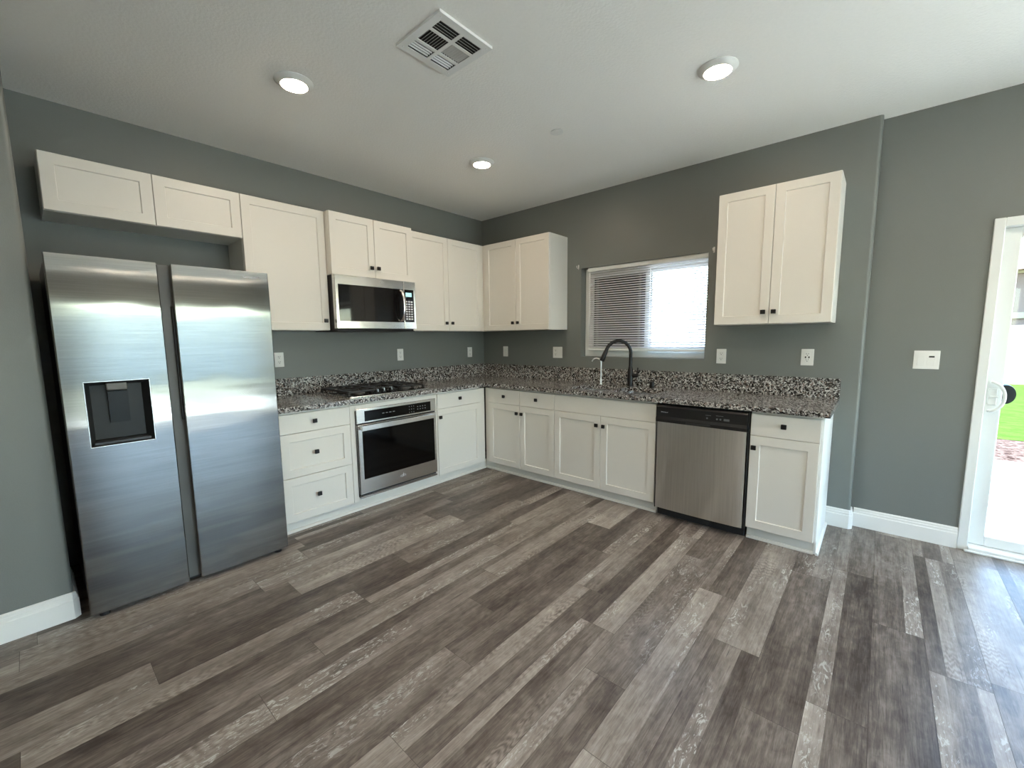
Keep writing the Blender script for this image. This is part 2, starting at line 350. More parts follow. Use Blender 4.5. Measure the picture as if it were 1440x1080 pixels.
# floor: boards run along y, three printed strips per board
def floor():
    bm = newbm(); lay = bm.loops.layers.float_color.new('tone') if hasattr(bm.loops.layers, 'float_color') else None
    P, X0, LEN = 0.1745, 2.239, 1.178
    ph = {0: -2.553, 1: -1.77, 2: -2.003, 3: -2.255, 4: -1.38, 5: -1.74, 6: -.868, 7: -.69, 8: -1.15, 9: -1.38, -1: -2.24, -2: -2.0, -3: -2.92, -5: -2.24, -8: -2.605, -7: -2.917, -4: -2.60, -6: -1.62}
    rnd = random.Random(21)
    known = {}
    for i in range(-13, 30):
        xa = X0+P*i; xb = xa+P
        if xb < -0.02 or xa > XF+0.02: continue
        e = ph.get(i, -rnd.random()*LEN)
        while e < 0.3: e += LEN
        y1 = e
        while y1 > YB-0.1:
            y0 = y1-LEN
            a, b = max(y0, YB-0.02), min(y1, YR+0.18)
            if b > a:
                # strips
                cuts = rnd.choice([(0, 1), (0, .34, 1), (0, .66, 1), (0, .3, .62, 1), (0, .36, 1), (0, .5, 1), (0, .26, .74, 1), (0, 1)])
                base = rnd.choice([.20, .34, .44, .52, .6])
                last = None
                for c0, c1 in zip(cuts, cuts[1:]):
                    tn = None
                    while tn is None or (last is not None and abs(tn-last) < 0.09): tn = rnd.choice([.08, .14, .20, .28, .38, .46, .54, .62])
                    last = tn; tn = 0.78*tn+0.22*base+0.03
                    sg, sb = rnd.random(), rnd.random()
                    xs0 = max(-.02, xa+P*c0); xs1 = min(XF+.02, xa+P*c1)
                    if xs1 <= xs0: continue
                    g0 = 0.0007 if c0 == 0 else 0; g1 = 0.0007 if c1 == 1 else 0
                    vs = [bm.verts.new((x, y, 0)) for x, y in ((xs0+g0, a+.0008), (xs1-g1, a+.0008), (xs1-g1, b-.0008), (xs0+g0, b-.0008))]
                    f = bm.faces.new(vs)
                    for lp in f.loops: lp[lay] = (tn, sg, sb, 1)
            y1 = y0
    # the dark core under the joints
    vs = [bm.verts.new(p) for p in ((-.02, YB-.02, -.002), (XF+.02, YB-.02, -.002), (XF+.02, YR+.18, -.002), (-.02, YR+.18, -.002))]
    f = bm.faces.new(vs)
    for lp in f.loops: lp[lay] = (0.02, 0, 0, 1)
    r = bmesh.ops.extrude_face_region(bm, geom=[f])
    for v in r['geom']:
        if isinstance(v, bmesh.types.BMVert): v.co.z = -.12
    me = bpy.data.meshes.new('floor'); bm.to_mesh(me); bm.free(); me.materials.append(M['floor'])
    o = bpy.data.objects.new('floor', me); COL.objects.link(o); o['kind'] = 'structure'
floor()
bm = newbm(); box(bm, FW, -0.5, XF+0.22, YB-0.5, 0.55, ZC, ZC+0.22); struct('ceiling', bm, M['ceiling'])
bm = newbm(); box(bm, FW, -T, 0, YA, T, 0, ZC); struct('wall_left', bm, M['wall'])
# protruding wall beside the refrigerator, rounded corner
bm = newbm(); rc = 0.02
prof = [(-T, YB), (XL, YB)] + [(XL-rc+rc*math.cos(a), YA-rc+rc*math.sin(a)) for a in [i*PI/12 for i in range(7)]] + [(-T, YA)]
prism(bm, lambda t, p, q: Vector((p, q, t)), prof, 0, ZC); struct('wall_fridge_side', bm, M['wall'], smooth=True)
# sink wall with window opening and rounded right-hand corner
bm = newbm()
box(bm, FW, -0.0, WX0, 0, YR+T, 0, ZC); box(bm, FW, WX0, WX1, 0, YR+T, 0, WZ0); box(bm, FW, WX0, WX1, 0, YR+T, WZ1, ZC)
prof = [(WX1, YR+T), (WX1, 0)] + [(XE-rc+rc*math.sin(a), rc-rc*math.cos(a)) for a in [i*PI/12 for i in range(7)]] + [(XE, YR+T)]
prism(bm, lambda t, p, q: Vector((p, q, t)), prof, 0, ZC)
bmesh.ops.remove_doubles(bm, verts=bm.verts, dist=0.0001)
struct('wall_back', bm, M['wall'], smooth=True)
bm = newbm()
box(bm, FW, XE, DX0+.01, YR, YR+T, 0, ZC); box(bm, FW, DX0+.01, DX1-.01, YR, YR+T, DZ-.01, ZC); box(bm, FW, DX1-.01, XF+T, YR, YR+T, 0, ZC)
struct('wall_right', bm, M['wall'])
bm = newbm()
box(bm, FW, XF, XF+T, YB, -3.31, 0, ZC); box(bm, FW, XF, XF+T, -3.31, -.19, 2.03, ZC); box(bm, FW, XF, XF+T, -.19, YR, 0, ZC)
struct('wall_far', bm, M['bouncewhite'])
bm = newbm()
box(bm, FW, -T, 4.3, YB-T, YB, 0, ZC); box(bm, FW, 4.3, 5.3, YB-T, YB, 0, .8); box(bm, FW, 4.3, 5.3, YB-T, YB, 2.1, ZC); box(bm, FW, 5.3, XF+T, YB-T, YB, 0, ZC)
struct('wall_rear', bm, M['bouncewhite'])
# baseboards, stepped profile (depth, height)
BP = [(0, 0), (.016, 0), (.016, .092), (.012, .097), (.012, .110), (.009, .114), (.009, .124), (.004, .131), (0, .131)]
bm = newbm()
prism(bm, lambda t, d, z: Vector((XL+d, t - (0.0), z)), BP, YB, YA-.006)
prism(bm, lambda t, d, z: Vector((t, YA+d, z)), BP, .35, XL-.006)
# mitred corner
A = [bm.verts.new((XL+d, YA-.006, z)) for d, z in BP]; B = [bm.verts.new((XL-.006, YA+d, z)) for d, z in BP]
for i in range(len(BP)-1): bm.faces.new((A[i], A[i+1], B[i+1], B[i]))
struct('baseboard_left', bm, M['trim'])
bm = newbm()
prism(bm, lambda t, d, z: Vector((t, -d, z)), BP, 3.36, XE-.004)
prism(bm, lambda t, d, z: Vector((XE+d, t, z)), BP, .004, YR)
A = [bm.verts.new((XE-.004, -d, z)) for d, z in BP]; B = [bm.verts.new((XE+d, .004, z)) for d, z in BP]
for i in range(len(BP)-1): bm.faces.new((A[i], A[i+1], B[i+1], B[i]))
struct('baseboard_back', bm, M['trim'])
bm = newbm()
prism(bm, lambda t, d, z: Vector((t, YR-d, z)), BP, XE+.016, DX0-.001)
struct('baseboard_right', bm, M['trim'])

# ---------------------------------------------------------------- sink window with mini blind
win = obj('window_1', (lambda b: (box(b, FW, WX0+.001, WX0+.045, .085, .145, WZ0+.001, WZ1-.001, .003), box(b, FW, WX1-.016, WX1-.001, .085, .145, WZ0+.001, WZ1-.001, .003),
      box(b, FW, WX0+.045, WX1-.016, .085, .145, WZ0+.001, WZ0+.05, .003), box(b, FW, WX0+.045, WX1-.016, .085, .145, WZ1-.05, WZ1-.001, .003), b)[-1])(newbm()), M['vinyl'], kind='structure')
XM = 1.985
def sash(x0, x1, y0, y1, name, rw=.04):
    b = newbm(); w_ = .04; z0, z1 = WZ0+.05, WZ1-.05
    box(b, FW, x0, x0+w_, y0, y1, z0, z1, .002); box(b, FW, x1-rw, x1, y0, y1, z0, z1, .002)
    box(b, FW, x0+w_, x1-rw, y0, y1, z0, z0+w_, .002); box(b, FW, x0+w_, x1-rw, y0, y1, z1-w_, z1, .002)
    s = obj(name, b, M['vinyl'], win)
    b = newbm(); box(b, FW, x0+w_, x1-rw, (y0+y1)/2-.002, (y0+y1)/2+.002, z0+w_, z1-w_); obj('pane', b, M['glass'], s)
sash(WX0+.045, XM+.01, .090, .112, 'sliding_sash'); sash(XM-.02, WX1-.016, .118, .140, 'fixed_sash', .016)
b = newbm(); box(b, FW, WX0+.05, XM-.01, .150, .152, WZ0+.05, WZ1-.05); obj('sun_screen', b, M['screen'], win)
bl = thing('window_blind', 'white horizontal mini blind lowered over the sink window, slats open', 'window blind', (1.95, .045, WZ0+.05))
b = newbm(); box(b, FW, 1.408, 2.497, .025, .055, 1.962, 1.988, .002); box(b, FW, 1.405, 2.499, .021, .0255, 1.955, 1.990, .001); obj('headrail', b, M['vinyl'], bl)
b = newbm(); zt_, zb_ = 1.955, 1.228; n = 35
for i in range(n):
    z = zb_+(zt_-zb_)*(i+.5)/n; c, s_ = math.cos(math.radians(30)), math.sin(math.radians(30)); pr = []
    for k in range(5):
        q = -.0125+.025*k/4; cr = .0022*(1-(q/.0125)**2)
        pr.append((q*c, q*s_+cr))
    top = [b.verts.new((1.412, .040+p, z+h)) for p, h in pr]; tp2 = [b.verts.new((2.494, .040+p, z+h)) for p, h in pr]
    bo = [b.verts.new((1.412, .040+p, z+h-.0004)) for p, h in pr]; bo2 = [b.verts.new((2.494, .040+p, z+h-.0004)) for p, h in pr]
    for k in range(4):
        b.faces.new((top[k], top[k+1], tp2[k+1], tp2[k])); b.faces.new((bo[k+1], bo[k], bo2[k], bo2[k+1]))
    b.faces.new((top[0], tp2[0], bo2[0], bo[0])); b.faces.new((top[4], bo[4], bo2[4], tp2[4]))
obj('slats', b, M['slat'], bl)
b = newbm(); box(b, FW, 1.410, 2.496, .028, .052, 1.203, 1.222, .003); obj('bottom_rail', b, M['vinyl'], bl)
for xx in (1.500, 1.925, 2.40):
    b = newbm()
    for yy in (.0265, .0535): box(b, FW, xx-.0012, xx+.0012, yy-.0005, yy+.0005, 1.222, 1.962)
    obj('ladder_cord', b, M['vinyl'], bl)
b = newbm(); tube(b, [(1.432, .018, 1.945), (1.432, .012, 1.93), (1.434, .012, 1.45)], .004, 8); obj('tilt_wand', b, M['vinyl'], bl, True)
b = newbm(); tube(b, [(1.405, .012, 1.205), (1.400, .006, 1.18), (1.408, .002, 1.162), (1.418, .006, 1.168), (1.416, .010, 1.18)], .003, 8); obj('cord_hook', b, M['vinyl'], bl, True)
# curtain hooks
def hook(x, z, label):
    t = thing('curtain_hook', label, 'hook', (x, 0, z-.02), 'curtain rod hooks beside the sink window')
    b = newbm(); box(b, FB, x-.006, x+.006, 0, .003, z-.022, z+.022, .001); obj('back_plate', b, M['plate'], t)
    b = newbm(); tube(b, [(x, -.002, z-.010), (x, -.022, z-.012), (x, -.034, z-.004), (x, -.034, z+.010)], .0032, 8); obj('hook_arm', b, M['plate'], t, True)
hook(1.313, 2.008, 'small white wall hook left of the sink window')
hook(2.545, 2.001, 'small white wall hook between the sink window and the two-door wall cabinet')

# ---------------------------------------------------------------- sliding patio door
dr = obj('door_1', (lambda b: (box(b, FW, DX0, DX0+.045, YR-.012, YR+.155, 0, DZ, .003), box(b, FW, DX1-.045, DX1, YR-.012, YR+.155, 0, DZ, .003),
     box(b, FW, DX0+.045, DX1-.045, YR-.012, YR+.155, DZ-.05, DZ, .003), box(b, FW, DX0+.045, DX1-.045, YR-.03, YR+.155, 0, .03, .004), box(b, FW, DX0+.03, DX1-.03, YR-.04, YR-.005, 0, .012, .003), b)[-1])(newbm()), M['vinyl'], kind='structure')
def dpanel(x0, x1, y0, y1, name):
    b = newbm(); z0, z1 = .031, DZ-.051; s_ = .072
    box(b, FW, x0, x0+s_, y0, y1, z0, z1, .004); box(b, FW, x1-s_, x1, y0, y1, z0, z1, .004)
    box(b, FW, x0+s_, x1-s_, y0, y1, z0, z0+.062, .004); box(b, FW, x0+s_, x1-s_, y0, y1, z1-.06, z1, .004)
    p = obj(name, b, M['vinyl'], dr)
    b = newbm(); box(b, FW, x0+s_, x1-s_, (y0+y1)/2-.008, (y0+y1)/2+.008, z0+.062, z1-.06); obj('pane', b, M['glass'], p)
    return p
pn = dpanel(DX0+.046, 4.97, YR+.045, YR+.083, 'sliding_panel')
dpanel(4.90, DX1-.046, YR+.10, YR+.138, 'fixed_panel')
b = newbm(); yy = YR+.045
hx = 4.088
tube(b, [(hx, yy, 1.042), (hx, yy-.022, 1.040)] + [(hx+.052*math.sin(a), yy-.022-.008*math.sin(a), .955+.084*math.cos(a)) for a in [PI*i/14 for i in range(1, 14)]] + [(hx, yy-.022, .870), (hx, yy, .868)], .0085, 10)
obj('door_handle', b, M['vinyl'], pn, True)
b = newbm(); box(b, FW, hx-.012, hx+.026, yy-.006, yy, .905, 1.005, .003); box(b, FW, hx-.004, hx+.03, yy-.016, yy-.006, .950, .960, .002); obj('latch_plate', b, M['vinyl'], pn)
b = newbm(); lathe(b, (4.152, YR+.085, .967), (0, 1, 0), [(0, 0), (.030, 0), (.042, .004), (.044, .02), (.036, .034), (0, .036)], 28)
for v in b.verts: v.co.z = .967+(v.co.z-.967)*1.35
obj('outside_pull', b, M['padplastic'], pn, True)
# glazed doors on the far wall (behind the camera) and an added rear fill window
d2 = obj('door_2', (lambda b: (box(b, FW, XF-.01, XF+.14, -3.31, -3.26, 0, 2.03, .003), box(b, FW, XF-.01, XF+.14, -.24, -.19, 0, 2.03, .003), box(b, FW, XF-.01, XF+.14, -3.26, -.24, 1.98, 2.03, .003),
     box(b, FW, XF-.01, XF+.14, -3.26, -.24, 0, .04, .003), box(b, FW, XF+.03, XF+.08, -1.83, -1.67, .04, 1.98, .003), box(b, FW, XF+.03, XF+.08, -.82, -.70, .04, 1.98, .003), b)[-1])(newbm()), M['vinyl'], kind='structure')
b = newbm(); box(b, FW, XF+.05, XF+.056, -3.26, -.24, .04, 1.98); obj('pane', b, M['glass'], d2)
w2 = obj('fill_window', (lambda b: (box(b, FW, 4.3, 4.35, YB-.12, YB, .8, 2.1, .003), box(b, FW, 5.25, 5.3, YB-.12, YB, .8, 2.1, .003), box(b, FW, 4.35, 5.25, YB-.12, YB, .8, .85, .003), box(b, FW, 4.35, 5.25, YB-.12, YB, 2.05, 2.1, .003), box(b, FW, 4.78, 4.82, YB-.09, YB-.04, .85, 2.05, .003), b)[-1])(newbm()), M['vinyl'], kind='structure')
b = newbm(); box(b, FW, 4.35, 5.25, YB-.07, YB-.064, .85, 2.05); obj('pane', b, M['glass'], w2)

# ---------------------------------------------------------------- outdoors
b = newbm(); box(b, FW, 2.2, 14, YR+.19, 3.5, -.25, -.1); struct('patio', b, M['concrete'])
b = newbm(); box(b, FW, 7.60, 10.0, -10, YR+.19, -.25, -.1); box(b, FW, -4, 7.60, -12, YB-.2, -.25, -.1); struct('side_patio', b, M['concrete'])
b = newbm(); box(b, FW, -4, 14, 3.5, 4.95, -.25, -.105); o = struct('gravel_bed', b, M['gravel'])
b = newbm(); box(b, FW, -4, 16, 4.95, 14.2, -.25, -.10); struct('lawn', b, M['lawn'])
b = newbm(); box(b, FW, -4, 2.2, YR+.19, 3.5, -.25, -.1); struct('side_path', b, M['concrete'])
fe = thing('vinyl_fence', 'white vinyl privacy fence at the far end of the lawn, seen through the glass door', 'fence', (6, 14.3, -.1))
for i in range(9):
    x = -3+i*2.0
    if x > 13: break
    b = newbm(); box(b, FW, x-.06, x+.06, 14.24, 14.36, -.1, 1.62, .005); prism(b, lambda t, p, q: Vector((t, p, q)), [(14.23, 1.62), (14.37, 1.62), (14.30, 1.69)], x-.07, x+.07); obj('fence_post', b, M['fence'], fe)
    b = newbm(); box(b, FW, x+.06, x+1.94, 14.27, 14.33, -.02, .1, .005); box(b, FW, x+.06, x+1.94, 14.27, 14.33, 1.40, 1.5, .005)
    for k in range(12): xx = x+.06+k*1.88/12; box(b, FW, xx+.002, xx+1.88/12-.002, 14.285, 14.315, .1, 1.40, .004)
    obj('fence_panel', b, M['fence'], fe)
b = newbm(); box(b, FW, -1.0, 3.4, 4.7, 4.85, -.1, 1.75); 
fs = thing('side_fence', 'white boundary fence just outside the sink window', 'fence', (1.2, 3.6, -.1))
b.free(); b = newbm()
for k in range(24): box(b, FW, -1.2+k*.2+.003, -1.0+k*.2-.003, 3.58, 3.62, -.1, 1.75, .004)
obj('fence_board', b, M['fence'], fs)
b = newbm(); box(b, FW, -1.2, 3.6, 3.56, 3.64, 1.75, 1.80, .005); obj('fence_rail', b, M['fence'], fs)
b = newbm(); box(b, FW, 10.0, 22, -14, 4.9, -.25, -.1); struct('far_yard', b, M['yard'])
ff = thing('glare_fence', 'added tall white fence behind the camera, dimming sky glare on the refrigerator', 'fence', (20, -5, -.1))  # unseen fence, added to dim the sky mirrored in the refrigerator doors
b = newbm()
for k in range(95): box(b, FW, 19.98, 20.02, -14+k*.2+.003, -13.8+k*.2-.003, -.1, 2.5, .004)
obj('fence_board', b, M['fence'], ff)
ho = thing('neighbour_house', 'beige stucco house with pale trim standing beyond the white lawn fence', 'house', (8, 22, -.1))
b = newbm(); box(b, FW, 1, 17, 19, 26, -.1, 3.4); obj('house_wall', b, M['stucco'], ho)
b = newbm(); box(b, FW, .9, 17.1, 18.9, 19.0, 1.78, 1.98); box(b, FW, .9, 17.1, 18.85, 19.0, 3.3, 3.5); obj('house_trim', b, M['housetrim'], ho)
b = newbm(); prism(b, lambda t, p, q: Vector((t, p, q)), [(18.5, 3.4), (26.5, 3.4), (22.5, 5.2)], .5, 17.5); obj('house_roof', b, M['rooftile'], ho)

# ---------------------------------------------------------------- cabinets
def knob_mesh(F):
    b = newbm()
    box(b, F, -.006, .006, 0, .014, -.006, .006, .001); box(b, F, -.0145, .0145, .012, .026, -.0145, .0145, .003, 2)
    bmesh.ops.recalc_face_normals(b, faces=b.faces)
    me = bpy.data.meshes.new('cabinet_knob'); b.to_mesh(me); b.free(); me.materials.append(M['knob']); return me
KM = {FB: knob_mesh(FB), FL: knob_mesh(FL)}
def knob(F, u, d, z, parent):
    o = bpy.data.objects.new('knob', KM[F]); COL.objects.link(o); p = F(u, d, z); o.parent = parent; o.location = p-W[parent.name]; W[o.name] = p
def front(F, name, u0, u1, z0, z1, face, parent, shaker=True, st=.055, kn=None, t=.019):
    """drawer or door front; kn = list of (u,z)"""
    g = .0015; u0 += g; u1 -= g; z0 += g; z1 -= g; b = newbm()
    if not shaker: box(b, F, u0, u1, face-t, face, z0, z1, .0018)
    else:
        e = .0018
        def ring(i, d): return [b.verts.new(F(u, d, z)) for u, z in ((u0+i, z0+i), (u1-i, z0+i), (u1-i, z1-i), (u0+i, z1-i))]
        rings = [ring(0, face-t), ring(0, face-e), ring(e, face), ring(st, face), ring(st+.0035, face-.008)]
        b.faces.new(rings[0][::-1]); b.faces.new(rings[-1])
        for A, B in zip(rings, rings[1:]):
            for i in range(4): b.faces.new((A[i], A[(i+1) % 4], B[(i+1) % 4], B[i]))
    o = obj(name, b, M['cab'], parent)
    for (u, z) in (kn or []): knob(F, u, face, z, o)
    return o
def carcass(F, u0, u1, d1, z0, z1, parent, top=True, d0=.002, name='carcass', bottom=True):
    b = newbm(); p = .016
    box(b, F, u0, u0+p, d0, d1, z0, z1); box(b, F, u1-p, u1, d0, d1, z0, z1)
    if bottom: box(b, F, u0+p, u1-p, d0, d1, z0, z0+p)
    if top: box(b, F, u0+p, u1-p, d0, d1, z1-p, z1)
    else: box(b, F, u0+p, u1-p, d1-p, d1, z1-.09, z1)
    box(b, F, u0+p, u1-p, d0, d0+.01, z0+p, z1-(p if top else 0))
    return obj(name, b, M['cab'], parent)
DU, ZB, ZT = .3158, 1.4097, 2.3102
G1 = 'white wall cabinets'
def ucab(F, label, u0, u1, z0, z1, face, splits, knobs):
    c = thing('wall_cabinet', label, 'cabinet', F((u0+u1)/2, .15, z0), G1)
    carcass(F, u0, u1, face-.0195, z0, z1, c)
    ed = [u0]+splits+[u1]
    for i, (a, b_) in enumerate(zip(ed, ed[1:])):
        front(F, 'door', a, b_, z0, z1, face, c, kn=knobs[i])
    return c
ucab(FL, 'short wide white wall cabinet above the refrigerator, no knobs', -3.5105, -2.6045, 2.0197, ZT, DU, [-3.0577], [[], []])
ucab(FL, 'single-door white wall cabinet between refrigerator and microwave', -2.6035, -2.036, ZB, ZT, DU, [], [[(-2.074, 1.484)]])
ucab(FL, 'deeper two-door white wall cabinet directly above the microwave', -2.035, -1.279, 1.8381, 2.309, .3855, [-1.6565], [[(-1.697, 1.916)], [(-1.633, 1.918)]])
c = ucab(FL, 'tall two-door white wall cabinet right of the microwave, running into the corner', -1.278, -.345, ZB, ZT, DU, [-.8046], [[(-.851, 1.486)], [(-.775, 1.487)]])
b = newbm(); box(b, FL, -.345, -.002, .002, DU-.012, ZB, ZT); obj('corner_filler', b, M['cab'], c)
c = ucab(FB, 'two-door white wall cabinet on the sink wall, left of the window', .345, 1.1846, ZB, ZT, DU, [.7733], [[(.742, 1.485)], [(.807, 1.486)]])
b = newbm(); box(b, FB, DU-.011, .345, .002, DU-.012, ZB, ZT); obj('corner_filler', b, M['cab'], c)
ucab(FB, 'two-door white wall cabinet right of the sink window', 2.6532, 3.3356, ZB, ZT, DU, [2.9961], [[(2.963, 1.489)], [(3.025, 1.489)]])

DL, ZK, ZBB, ZDR = .6322, .8425, .0886, .7013
G2 = 'white base cabinets'
def bcab(F, label, u0, u1, group=G2, bottom=True):
    c = thing('base_cabinet', label, 'cabinet', F((u0+u1)/2, .3, 0), group)
    carcass(F, u0, u1, DL-.0195, ZBB, .8575, c, top=False, bottom=bottom)
    b = newbm(); box(b, F, u0, u1, .50, .572, 0, ZBB-.0005); 
    prism(b, lambda t, d, z: F(t, d, z), [(.572, 0), (.588, 0), (.587, .009), (.582, .016), (.572, .018)], u0, u1)
    obj('toe_kick', b, M['cab'], c)
    return c
c = bcab(FL, 'white base cabinet with three knobbed drawers beside the refrigerator', -2.585, -2.0835)
front(FL, 'drawer', -2.585, -2.0835, .7066, ZK, DL, c, False, kn=[(-2.351, .778)])
front(FL, 'drawer', -2.585, -2.0835, .4007, .7066, DL, c, kn=[(-2.351, .558)])
front(FL, 'drawer', -2.585, -2.0835, ZBB, .4007, DL, c, kn=[(-2.350, .251)])
c = bcab(FL, 'white base cabinet that houses the built-in oven', -2.083, -1.2511)
b = newbm(); box(b, FL, -2.081, -2.035, DL-.019, DL-.003, ZBB, ZK, .001); box(b, FL, -1.287, -1.253, DL-.019, DL-.003, ZBB, ZK, .001); box(b, FL, -2.035, -1.287, DL-.019, DL-.003, .806, ZK, .001); box(b, FL, -2.035, -1.287, DL-.019, DL-.003, ZBB, .126, .001)
obj('face_frame', b, M['cab'], c)
c = bcab(FL, 'white base cabinet with one drawer and door right of the oven', -1.2506, -.702)
front(FL, 'drawer', -1.2506, -.705, ZDR+.003, ZK, DL, c, False, kn=[(-.990, .780)])
front(FL, 'door', -1.2506, -.705, ZBB, ZDR+.003, DL, c, kn=[(-1.228, .631)])
b = newbm(); box(b, FL, -.702, -.640, .5, DL-.012, ZBB, ZK); obj('corner_filler', b, M['cab'], c)
b = newbm(); box(b, FL, -.702, -.573, .50, .572, 0, ZBB-.0005); prism(b, lambda t, d, z: FL(t, d, z), [(.572, 0), (.588, 0), (.587, .009), (.582, .016), (.572, .018)], -.702, -.589); obj('corner_toe_kick', b, M['cab'], c)
c = bcab(FB, 'white base cabinet with two narrow drawers over two doors, left of the sink cabinet', .672, 1.4685)
front(FB, 'drawer', .672, 1.075, ZDR, ZK, DL, c, False, kn=[(.887, .775)]); front(FB, 'drawer', 1.075, 1.4685, ZDR, ZK, DL, c, False, kn=[(1.277, .775)])
front(FB, 'door', .672, 1.075, ZBB, ZDR, DL, c, kn=[(1.052-.004, .627)]); front(FB, 'door', 1.075, 1.4685, ZBB, ZDR, DL, c, kn=[(1.106, .627)])
b = newbm(); box(b, FB, .621, .672, .60, DL-.012, ZBB, ZK); obj('corner_filler', b, M['cab'], c)
b = newbm(); box(b, FB, .5725, .672, .50, .572, 0, ZBB-.0005); prism(b, lambda t, d, z: FB(t, d, z), [(.572, 0), (.588, 0), (.587, .009), (.582, .016), (.572, .018)], .589, .672); obj('corner_toe_kick', b, M['cab'], c)
c = bcab(FB, 'white sink base cabinet with a plain false front over two doors', 1.469, 2.377)
front(FB, 'false_front', 1.469, 2.377, ZDR, ZK, DL, c, False)
front(FB, 'door', 1.469, 1.9219, ZBB, ZDR, DL, c, kn=[(1.891, .624)]); front(FB, 'door', 1.9219, 2.377, ZBB, ZDR, DL, c, kn=[(1.955, .622)])
c = bcab(FB, 'white end base cabinet with one drawer and door, right of the dishwasher', 2.9885, 3.3521)
front(FB, 'drawer', 2.9885, 3.3521, ZDR, ZK, DL, c, False, kn=[(3.169, .779)])
front(FB, 'door', 2.9885, 3.3521, ZBB, ZDR, DL, c, kn=[(3.014, .626)])
b = newbm(); box(b, FB, 3.3525, 3.364, .002, DL-.02, ZBB, .8575, .001); box(b, FB, 3.3525, 3.364, .002, .574, 0, ZBB)
prism(b, lambda t, d, z: Vector((3.364+d, -t, z)), [(0, 0), (.014, 0), (.013, .009), (.009, .015), (0, .018)], .018, .588)
obj('end_panel', b, M['trim'], c)

# ---------------------------------------------------------------- granite worktop with two sink cut-outs
ZS0, ZS1, DC = .8592, .8944, .6598
XCR = 3.3905
HOLES = [(1.555, -.555, 1.895, -.165), (1.945, -.535, 2.285, -.165)]
def rrect(x0, y0, x1, y1, r, n=5):
    pts = []
    for cx_, cy_, a0 in ((x1-r, y1-r, 0), (x0+r, y1-r, PI/2), (x0+r, y0+r, PI), (x1-r, y0+r, 1.5*PI)):
        for k in range(n+1): a = a0+PI/2*k/n; pts.append((cx_+r*math.cos(a), cy_+r*math.sin(a)))
    return pts
b = newbm()
outer = [(.002, -.002), (.002, -2.603), (DC, -2.603), (DC, -DC), (XCR, -DC), (XCR, -.002)]
def loop(pts, z): return [b.verts.new((x, y, z)) for x, y in pts]
for zz in (ZS0, ZS1):
    edges = []
    for pts in [outer]+[rrect(*h, .05) for h in HOLES]:
        vs = loop(pts, zz); edges += [b.edges.new((vs[i], vs[(i+1) % len(vs)])) for i in range(len(vs))]
    bmesh.ops.triangle_fill(b, edges=edges, use_beauty=True)
for pts in [outer]+[rrect(*h, .05) for h in HOLES]:
    A = loop(pts, ZS0); B = loop(pts, ZS1)
    for i in range(len(A)): b.faces.new((A[i], A[(i+1) % len(A)], B[(i+1) % len(A)], B[i]))
bmesh.ops.remove_doubles(b, verts=b.verts, dist=.00005)
wt = obj('granite_worktop', b, M['granite'])
tag(wt, 'L-shaped speckled grey granite worktop along both kitchen walls', 'worktop')
b = newbm(); box(b, FB, .0205, XCR, .001, .021, ZS1, 1.034, .0015); box(b, FL, -2.603, -.001, .001, .0205, ZS1, 1.034, .0015)
obj('backsplash', b, M['granite'], wt)
# sink
sk = thing('double_sink', 'stainless steel double-bowl sink set under the granite worktop', 'sink', (1.92, -.36, .66))
for (x0, y0, x1, y1) in HOLES:
    b = newbm(); R = []
    for off, z, r in ((-.022, ZS0-.001, .06), (-.003, ZS0-.001, .052), (.0, ZS0-.004, .05), (.006, .70, .05), (.02, .680, .045), (.05, .672, .03)):
        R.append([b.verts.new((x, y, z)) for x, y in rrect(x0+off, y0+off, x1-off, y1-off, r)])
    for A, B in zip(R, R[1:]):
        for i in range(len(A)): b.faces.new((A[i], A[(i+1) % len(A)], B[(i+1) % len(A)], B[i]))
    b.faces.new(R[-1])
    bw = obj('bowl', b, M['steel'], sk, True)
    b = newbm(); lathe(b, ((x0+x1)/2, (y0+y1)/2+.02, .673), (0, 0, 1), [(0, .001), (.025, .001), (.028, .004), (.044, .004), (.046, 0)], 24); obj('drain', b, M['chrome'], bw, True)
# main faucet
ft = thing('kitchen_faucet', 'black gooseneck pull-down faucet behind the sink', 'faucet', (1.918, -.10, ZS1))
fx, fy = 1.918, -.100; dx, dy = -.80, -.60
b = newbm(); lathe(b, (fx, fy, ZS1), (0, 0, 1), [(0, 0), (.028, 0), (.028, .006), (.0235, .010), (.0235, .150), (.019, .158), (.0165, .175), (0, .175)], 28); obj('body', b, M['knob'], ft, True)
R_ = .108; zc_ = 1.188
pts = [(fx, fy, ZS1+.17), (fx, fy, 1.13), (fx, fy, zc_)]
for k in range(1, 19):
    a = math.radians(k*(158/18)); h = R_*(1-math.cos(a)); pts.append((fx+dx*h, fy+dy*h, zc_+R_*math.sin(a)))
a = math.radians(158); tx, tz = math.sin(a), math.cos(a)   # direction of travel
b = newbm(); tube(b, pts, .0150, 14); obj('gooseneck', b, M['knob'], ft, True)
p0 = Vector(pts[-1]); dirv = Vector((dx*tx, dy*tx, tz)).normalized()
b = newbm(); lathe(b, p0-dirv*.003, dirv, [(0, 0), (.0155, 0), (.0155, .016), (.0180, .030), (.0205, .080), (.0225, .117), (.0205, .121), (0, .121)], 24); obj('spray_head', b, M['knob'], ft, True)
b = newbm(); lathe(b, (fx+.02, fy, ZS1+.098), (1, 0, 0), [(0, 0), (.016, 0), (.016, .045), (.014, .05), (0, .05)], 20)
tube(b, [(fx+.060, fy, ZS1+.095), (fx+.066, fy-.004, ZS1+.125), (fx+.073, fy-.008, ZS1+.168)], [.0075, .0065, .006], 10); obj('lever_handle', b, M['knob'], ft, True)
